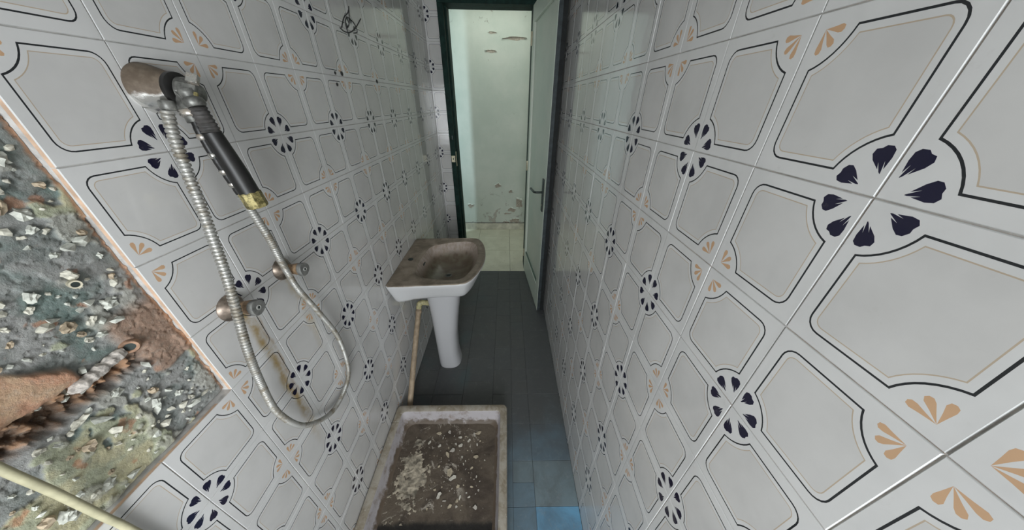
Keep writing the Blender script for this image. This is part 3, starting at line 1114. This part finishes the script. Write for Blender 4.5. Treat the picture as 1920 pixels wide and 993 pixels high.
# bowl: filmed with dried brown sediment, streaked pale at the far side
k = NT('bowl_sediment')
x, y, z = k.xyz(k.pos())
mp = k.n('ShaderNodeMapping')
mp.inputs['Scale'].default_value = (1.0, 1.0, 0.18)
k.l(k.pos(), mp.inputs['Vector'])
st = k.noise(60.0, 5, .6, vec=mp.outputs[0])
depth = k.ramp(k.math('ADD', z, k.math('MULTIPLY_ADD', st, .05, -.025)), (-5.35 - ZF) * U, (-5.62 - ZF) * U)
c = k.mix(depth, k.mix(k.ramp(st, .35, .7), (0.38, 0.32, 0.28), (0.27, 0.215, 0.165)), k.mix(k.ramp(k.noise(20, 5), .35, .7), (0.115, 0.082, 0.055), (0.17, 0.15, 0.105)))
M_BOWL = k.set(c, 0.30)

NS = 128
BCX, BCY = -2.25, 9.10


def polar(poly, cx, cy):
    out = []
    n = len(poly)
    for k in range(NS):
        a = 2 * math.pi * k / NS
        dx, dy = math.cos(a), math.sin(a)
        best = 0
        for i in range(n):
            x1, y1 = poly[i][0] - cx, poly[i][1] - cy
            x2, y2 = poly[(i + 1) % n][0] - cx, poly[(i + 1) % n][1] - cy
            den = dx * (y2 - y1) - dy * (x2 - x1)
            if abs(den) < 1e-12:
                continue
            t = (x1 * (y2 - y1) - y1 * (x2 - x1)) / den
            s_ = (x1 * dy - y1 * dx) / den
            if t > 0 and -1e-9 <= s_ <= 1 + 1e-9:
                best = max(best, t)
        out.append((a, best))
    return out


def closed_spline(P, n=200):
    Q = [Vector((p[0], p[1], 0)) for p in P]
    N = len(Q)
    out = []
    for i in range(N):
        a, b, c, d = Q[(i - 1) % N], Q[i], Q[(i + 1) % N], Q[(i + 2) % N]
        for k in range(12):
            t = k / 12
            v = 0.5 * ((2 * b) + (c - a) * t + (2 * a - 5 * b + 4 * c - d) * t * t + (3 * b - a - 3 * c + d) * t ** 3)
            out.append((v.x, v.y))
    return out


XW = XL + .006
front = [(-1.56, 7.40), (-1.29, 7.50), (-1.05, 7.91), (-0.86, 8.60), (-0.80, 9.25), (-0.86, 9.95), (-1.00, 10.50), (-1.22, 10.86), (-1.55, 10.95)]
fs, _ = spline([Vector((a, b, 0)) for a, b in front], 50)
TOP = [(XW, 7.24), (-2.5, 7.33)] + [(v.x, v.y) for v in fs] + [(-2.64, 10.92), (XW, 10.85)]
BOWL = closed_spline([(-3.05, 10.20), (-2.36, 10.56), (-1.62, 10.68), (-1.27, 10.40), (-1.13, 9.80), (-1.10, 9.10), (-1.22, 8.40), (-1.50, 7.82), (-2.03, 7.72),
                      (-2.70, 7.82), (-3.10, 8.05), (-3.22, 8.55), (-3.24, 9.10), (-3.20, 9.60)])
pt_, pb_ = polar(TOP, BCX, BCY), polar(BOWL, BCX, BCY)


def loop(fr, z, lim=True):
    o = []
    for k in range(NS):
        a, r = fr(k)
        x, y = BCX + math.cos(a) * r, BCY + math.sin(a) * r
        if lim:
            x = max(x, XW)
        o.append(T(x, y, z(k) if callable(z) else z))
    return o


sink = thing('pedestal_washbasin', T(-2.55, 8.95, ZF), 'white ceramic pedestal washbasin with brown dust on top, against the left wall', 'washbasin')


def off(pl, d):
    """outline shrunk by d but kept against the wall"""
    return lambda k: (pl[k][0], pl[k][1] - d)


def offw(pl, d):
    def f(k):
        a, r = pl[k]
        x = BCX + math.cos(a) * r
        wgt = sm(XW + .0, XW + .5, x)
        return a, r - d * max(wgt, abs(math.sin(a)) ** 1.5)
    return f


rings = [loop(offw(pt_, 1.25), -5.95), loop(offw(pt_, .95), -5.92), loop(offw(pt_, .55), -5.88), loop(offw(pt_, .36), -5.84), loop(offw(pt_, .29), -5.76), loop(offw(pt_, .20), -5.58),
         loop(offw(pt_, .08), -5.32), loop(offw(pt_, .005), -5.17), loop(offw(pt_, 0), -5.13), loop(offw(pt_, .015), -5.095), loop(offw(pt_, .05), -5.085)]
rings += [loop(lambda k, t=t: (pt_[k][0], pt_[k][1] * (1 - t) + (pb_[k][1] + .05) * t), -5.10 - .015 * t) for t in (.3, .6, .9)]
rings += [loop(off(pb_, -.02), -5.118), loop(off(pb_, .02), -5.14)]
G().rings(rings, True, False).obj('basin', M_CER, sink, 60)
bowl_rings = [loop(off(pb_, .02), -5.14)]
for t, dz in ((.05, -.10), (.10, -.22), (.17, -.36), (.27, -.50), (.42, -.60), (.60, -.66), (.80, -.69), (.93, -.70)):
    bowl_rings.append(loop(lambda k, t=t: (pb_[k][0], (pb_[k][1] - .02) * (1 - t)), -5.14 + dz))
gb = G().rings(bowl_rings, False, True)
nb = len(gb.v)
# give the bowl wall thickness underneath
add('bowl', gb.v, gb.f, M_BOWL, sink, 60, recalc=False)
G().lathe(T(BCX, BCY, -5.842), (0, 0, 1), [(.020, 0), (.021, .0015), (.018, .003), (.013, .002), (.012, .0005)], 28).obj('drain_ring', M_GREYM, sink, 50)
G().lathe(T(BCX, BCY, -5.838), (0, 0, 1), [(.012, 0), (.0115, .0008)], 24).obj('drain_hole', M_BLACK, sink)
G().lathe(T(-3.57, 9.06, -5.104), (0, 0, 1), [(.0145, 0), (.0145, .0012), (.0110, .0016)], 28).obj('tap_hole', M_BLACK, sink)
ov = G()
ov.rings([[T(-3.17 + .02 * math.sin(t) + d, 9.16 + .13 * math.cos(t), -5.36 + .045 * math.sin(t)) for t in (2 * math.pi * q / 20 for q in range(20))] for d in (0, .06)])
ov.obj('overflow_slot', M_BLACK, sink)
pr = []
for z, x0, x1, ry in ((-10.25, -3.02, -2.06, .56), (-10.15, -3.03, -2.07, .56), (-9.5, -3.04, -2.14, .52), (-8.5, -3.05, -2.10, .51), (-7.5, -3.06, -1.97, .53),
                      (-6.8, -3.08, -1.86, .57), (-6.3, -3.12, -1.78, .62), (-5.93, -3.14, -1.74, .66)):
    cx, rx = (x0 + x1) / 2, (x1 - x0) / 2
    ring = []
    for q in range(64):
        t = 2 * math.pi * q / 64
        c_, s_ = math.cos(t), math.sin(t)
        e = 2 / 2.7
        ring.append(T(cx + rx * math.copysign(abs(c_) ** e, c_), 8.90 + ry * math.copysign(abs(s_) ** e, s_), z))
    pr.append(ring)
G().rings(pr).obj('pedestal', M_CERP, sink, 60)

# waste pipe running down along the wall from the pedestal to the tray
M_PIPE = simple('dusty_tan_pipe', (0.34, 0.26, 0.175), 0.6, var=.15, scale=30)
M_PIPE2 = simple('yellowed_elbow', (0.45, 0.41, 0.22), 0.5, var=.2, scale=60)
wp = thing('waste_pipe', T(-3.6, 6.3, -9.9), 'tan plastic waste pipe slanting from the washbasin pedestal down to the shower tray', 'pipe')
G().tube([T(-3.57, 8.92, -7.28), T(-3.57, 8.2, -7.92), T(-3.57, 7.2, -8.83), T(-3.57, 6.15, -9.85)], .0150, 24).obj('pipe', M_PIPE, wp, 60)
dpx = (T(-3.57, 7.2, -8.83) - T(-3.57, 8.92, -7.28)).normalized()
G().lathe(T(-3.57, 8.80, -7.39), dpx, [(.0165, -.008), (.0180, -.006), (.0180, .010), (.0165, .012)], 24).obj('pipe_collar', M_PIPE, wp, 50)
pts, _ = spline([T(-3.57, 8.86, -7.33), T(-3.56, 8.98, -7.20), T(-3.47, 9.03, -7.12), T(-3.30, 9.03, -7.12), T(-3.10, 9.0, -7.12)], 26)
G().tube(pts, [.0185 if 6 < q < 11 else .016 for q in range(26)], 22).obj('elbow', M_PIPE2, wp, 60)

# ------------------------------------------------------------------ shower tray
TX0, TX1, TY0, TY1, TZ = XL + .02, 0.03, 1.95, 6.02, -9.33
TFL = -9.86


def rrect(x0, x1, y0, y1, r, z, n=8):
    o = []
    for cx, cy, a in ((x1 - r, y1 - r, 0), (x0 + r, y1 - r, 90), (x0 + r, y0 + r, 180), (x1 - r, y0 + r, 270)):
        for q in range(n + 1):
            t = math.radians(a + 90 * q / n)
            o.append(T(cx + r * math.cos(t), cy + r * math.sin(t), z))
    return o


def trr(i_, r, z):
    return rrect(TX0 + i_, TX1 - i_, TY0 + i_, TY1 - i_, r, z)


k = NT('tray_rim_grime')
nn_ = k.noise(18.0, 7, .7, dist=.5)
c = k.mix(k.ramp(nn_, .35, .62), (0.20, 0.165, 0.115), (0.33, 0.30, 0.25))
c = k.mix(k.ramp(k.noise(45.0, 7, .75), .60, .68), c, (0.50, 0.48, 0.43))
M_RIM = k.set(c, .6)
k = NT('tray_wall_scale')
nzv = k.noise(24.0, 6, .7)
x, y, z = k.xyz(k.pos())
c = k.mix(k.ramp(nzv, .45, .72), (0.42, 0.395, 0.405), (0.25, 0.21, 0.18))
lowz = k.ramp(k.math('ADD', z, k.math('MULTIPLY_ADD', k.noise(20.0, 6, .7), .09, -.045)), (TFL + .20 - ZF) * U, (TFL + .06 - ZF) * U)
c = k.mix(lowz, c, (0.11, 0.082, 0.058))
M_TWALL = k.set(c, .55)
k = NT('tray_floor_mud_dark_front')
x, y, z = k.xyz(k.pos())
n1 = k.noise(8.0, 6, .65, dist=.6)
c = k.mix(k.ramp(n1, .35, .65), (0.048, 0.034, 0.024), (0.105, 0.082, 0.058))
c = k.mix(k.math('MULTIPLY', k.ramp(k.noise(70.0, 8, .8), .58, .72), .6), c, (0.27, 0.23, 0.18))
smear = k.math('MULTIPLY', k.ramp(k.noise(11.0, 9, .78, dist=1.4), .565, .60), k.ramp(k.noise(4.0, 2), .40, .58))
c = k.mix(k.math('MULTIPLY', smear, .75), c, (0.40, 0.36, 0.30))
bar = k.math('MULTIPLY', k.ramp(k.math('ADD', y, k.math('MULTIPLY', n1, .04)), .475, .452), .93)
c = k.mix(bar, c, (0.008, 0.007, 0.006))  # near-black band along the front of the tray floor
k.bump(k.noise(55.0, 6, .7), .6, .004)
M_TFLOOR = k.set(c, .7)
tray = thing('shower_tray', T(-1.9, 4.0, ZF), 'square ceramic shower tray caked with brown dirt on the floor', 'shower tray')
G().rings([trr(.05, .14, ZF), trr(.01, .16, ZF + .1), trr(0, .16, TZ - .05), trr(.015, .15, TZ - .015), trr(.04, .13, TZ), trr(.21, .12, TZ - .01), trr(.235, .14, TZ - .03)], True, False).obj('rim', M_RIM, tray, 50)
rg = [trr(.235, .14, TZ - .03), trr(.25, .15, TZ - .08), trr(.29, .18, TZ - .28), trr(.33, .22, TFL + .06), trr(.42, .28, TFL)]
g_ = G().rings(rg, False, False)
add('side_walls', [v for v in g_.v], [tuple(reversed(f)) for f in g_.f], M_TWALL, tray, 60, recalc=False)
# tray floor as a gently lumpy sheet
fx0, fx1, fy0, fy1 = TX0 + .36, TX1 - .36, TY0 + .36, TY1 - .36
n1_, n2_ = 80, 90
V = []
for b in range(n2_ + 1):
    for a in range(n1_ + 1):
        xx = fx0 + (fx1 - fx0) * a / n1_
        yy = fy0 + (fy1 - fy0) * b / n2_
        V.append(T(xx, yy, TFL + .012 + .010 * fbm(xx, yy, 2.2, 4.0) + .006 * fbm(xx, yy, 9.0, 8.0)))
Fq = [(b * (n1_ + 1) + a, b * (n1_ + 1) + a + 1, (b + 1) * (n1_ + 1) + a + 1, (b + 1) * (n1_ + 1) + a) for b in range(n2_) for a in range(n1_)]
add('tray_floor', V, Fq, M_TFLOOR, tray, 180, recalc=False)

# rippled crust of dried scum on the left half of the tray
M_SCUM = simple('dried_scum', (0.31, 0.27, 0.205), 0.85, var=.30, scale=38, bump=.5)
V, Fq = [], []
n1_, n2_ = 130, 190
sx0, sx1, sy0, sy1 = -3.46, -1.95, 2.9, 5.2
ok = {}
for b in range(n2_ + 1):
    for a in range(n1_ + 1):
        xx = sx0 + (sx1 - sx0) * a / n1_
        yy = sy0 + (sy1 - sy0) * b / n2_
        ex = (xx + 2.86) / .50
        ey = (yy - 4.0) / .92
        rag = fbm(xx, yy, 2.6, 14.0) + .6 * fbm(xx, yy, 8.0, 24.0)
        msk = .92 - (ex * ex + ey * ey) ** .5 + .75 * rag
        rip = math.sin((yy - .55 * xx) * 27 + 4.5 * fbm(xx, yy, 1.6, 2.0))
        h = .014 + .010 * min(1, msk * 3) + .022 * max(0, rip) * sm(-.2, .35, fbm(xx, yy, 2.4, 77.)) + .016 * fbm(xx, yy, 10., 3.)
        V.append(T(xx, yy, TFL + (h if msk > 0 else -.02)))
        ok[(a, b)] = msk > -.05
for b in range(n2_):
    for a in range(n1_):
        if ok[(a, b)] and ok[(a + 1, b)] and ok[(a, b + 1)] and ok[(a + 1, b + 1)]:
            q = b * (n1_ + 1) + a
            Fq.append((q, q + 1, q + n1_ + 2, q + n1_ + 1))
sc_ = add('dried_scum', V, Fq, M_SCUM, tray, 180, recalc=False)
sc_['kind'] = 'stuff'

# plaster chips lying in the tray
M_CHIP = [simple('chip_white', (0.52, 0.49, 0.42), .8, var=.12, scale=90), simple('chip_cream', (0.42, 0.36, 0.26), .8, var=.15, scale=90), simple('chip_grey', (0.42, 0.39, 0.34), .8, var=.15, scale=90)]
chips = []
for q in range(8):
    rn = random.Random(q + 40)
    n = rn.randint(5, 8)
    pl = [(math.cos(2 * math.pi * e / n) * rn.uniform(.35, 1.25), math.sin(2 * math.pi * e / n) * rn.uniform(.30, 1.0)) for e in range(n)]
    vv = [(x, y, 0.0 + .10 * x * x) for x, y in pl] + [(x * .93, y * .93, .22 + .10 * x * x) for x, y in pl]
    ff = [tuple(range(n))[::-1], tuple(range(n, 2 * n))] + [(e, (e + 1) % n, n + (e + 1) % n, n + e) for e in range(n)]
    chips.append(mesh_of('plaster_chip', vv, ff, M_CHIP[q % 3]))
rn = random.Random(21)
big = [(-1.62, 3.98, .13, .5), (-1.75, 4.12, .13, 1.9), (-1.72, 4.75, .15, .8), (-1.50, 4.9, .11, 0.3), (-1.90, 4.62, .12, 2.2), (-1.76, 3.42, .06, 0.2), (-1.33, 3.50, .08, 1.3),
       (-1.40, 3.42, .06, 0.9), (-1.95, 3.55, .10, 1.2), (-2.30, 5.30, .09, .3), (-1.95, 5.35, .10, 2.5), (-1.55, 5.15, .09, .1), (-0.95, 5.3, .12, .4), (-1.10, 5.25, .08, 2.0),
       (-2.55, 5.0, .09, 1.1), (-0.95, 4.55, .10, .2), (-1.25, 5.05, .07, .8), (-1.6, 3.30, .07, 1.0), (-0.85, 3.25, .10, .6), (-2.2, 4.9, .08, .6)]
spots = list(big)
while len(spots) < 110:
    xx, yy = rn.gauss(-1.5, .55), rn.uniform(3.2, 5.35)
    if -3.0 < xx < -.65 and all((xx - p[0]) ** 2 + (yy - p[1]) ** 2 > (.06 + p[2] * .8) ** 2 for p in spots):
        spots.append((xx, yy, rn.choice((.015, .018, .022, .026, .032, .045, .06)), rn.uniform(0, 3)))
CHIP_LABEL = {0: 'larger plaster chip at the tray centre, the front one of a close pair',
              1: 'larger plaster chip at the tray centre, the rear one of a close pair',
              2: 'largest pale plaster chip in the tray, behind its centre',
              3: 'plaster chip right behind the largest chip in the tray',
              4: 'plaster chip at the left side of the largest chip in the tray',
              8: 'larger plaster chip in the front half of the tray beside the dried scum',
              9: 'leftmost of the larger plaster chips along the back of the tray',
              10: 'second larger plaster chip from the left along the back of the tray',
              11: 'third larger plaster chip from the left along the back of the tray',
              12: 'larger plaster chip in the back right corner of the tray',
              14: 'larger plaster chip just behind the dried scum in the tray',
              15: 'larger plaster chip near the right rim midway along the tray',
              18: 'larger plaster chip in the front right corner of the tray'}
for q, (xx, yy, s_, rz) in enumerate(spots):
    o = bpy.data.objects.new('plaster_chip', chips[q % 8])
    COL.objects.link(o)
    lift = .028 if s_ > .08 else .020
    o.location = T(xx, yy, TFL + lift)
    o.scale = (s_ * U, s_ * U * rn.uniform(.6, 1.0), s_ * U * rn.uniform(.5, .9) + .0012)
    o.rotation_euler = (rn.gauss(0, .10), rn.gauss(0, .10), rz)
    if q in CHIP_LABEL:
        tag(o, CHIP_LABEL[q], 'debris', 'larger plaster chips in the tray')
    else:
        tag(o, 'tiny plaster crumb lying on the dirt in the shower tray', 'debris', 'plaster crumbs in the tray')

# ------------------------------------------------------------------ cable hanging over the bare patch
M_CABLE = simple('ivory_cable', (0.47, 0.44, 0.29), .55, var=.12, scale=25)
pts, _ = spline([T(XL + .03, 1.03, 3.0), T(XL + .06, 1.05, 0.5), T(XL + .06, 1.06, -1.6), T(XL + .06, 1.08, -2.42), T(XL + .06, 1.10, -2.87), T(XL + .055, 1.114, -3.458), T(XL + .05, 1.125, -3.811), T(XL + .05, 1.15, -6.5)], 80)
cb = G().tube(pts, .0046, 16).obj('wall_cable', M_CABLE, None, 60)
tag(cb, 'thick ivory cable hanging down across the bare mortar patch', 'cable')
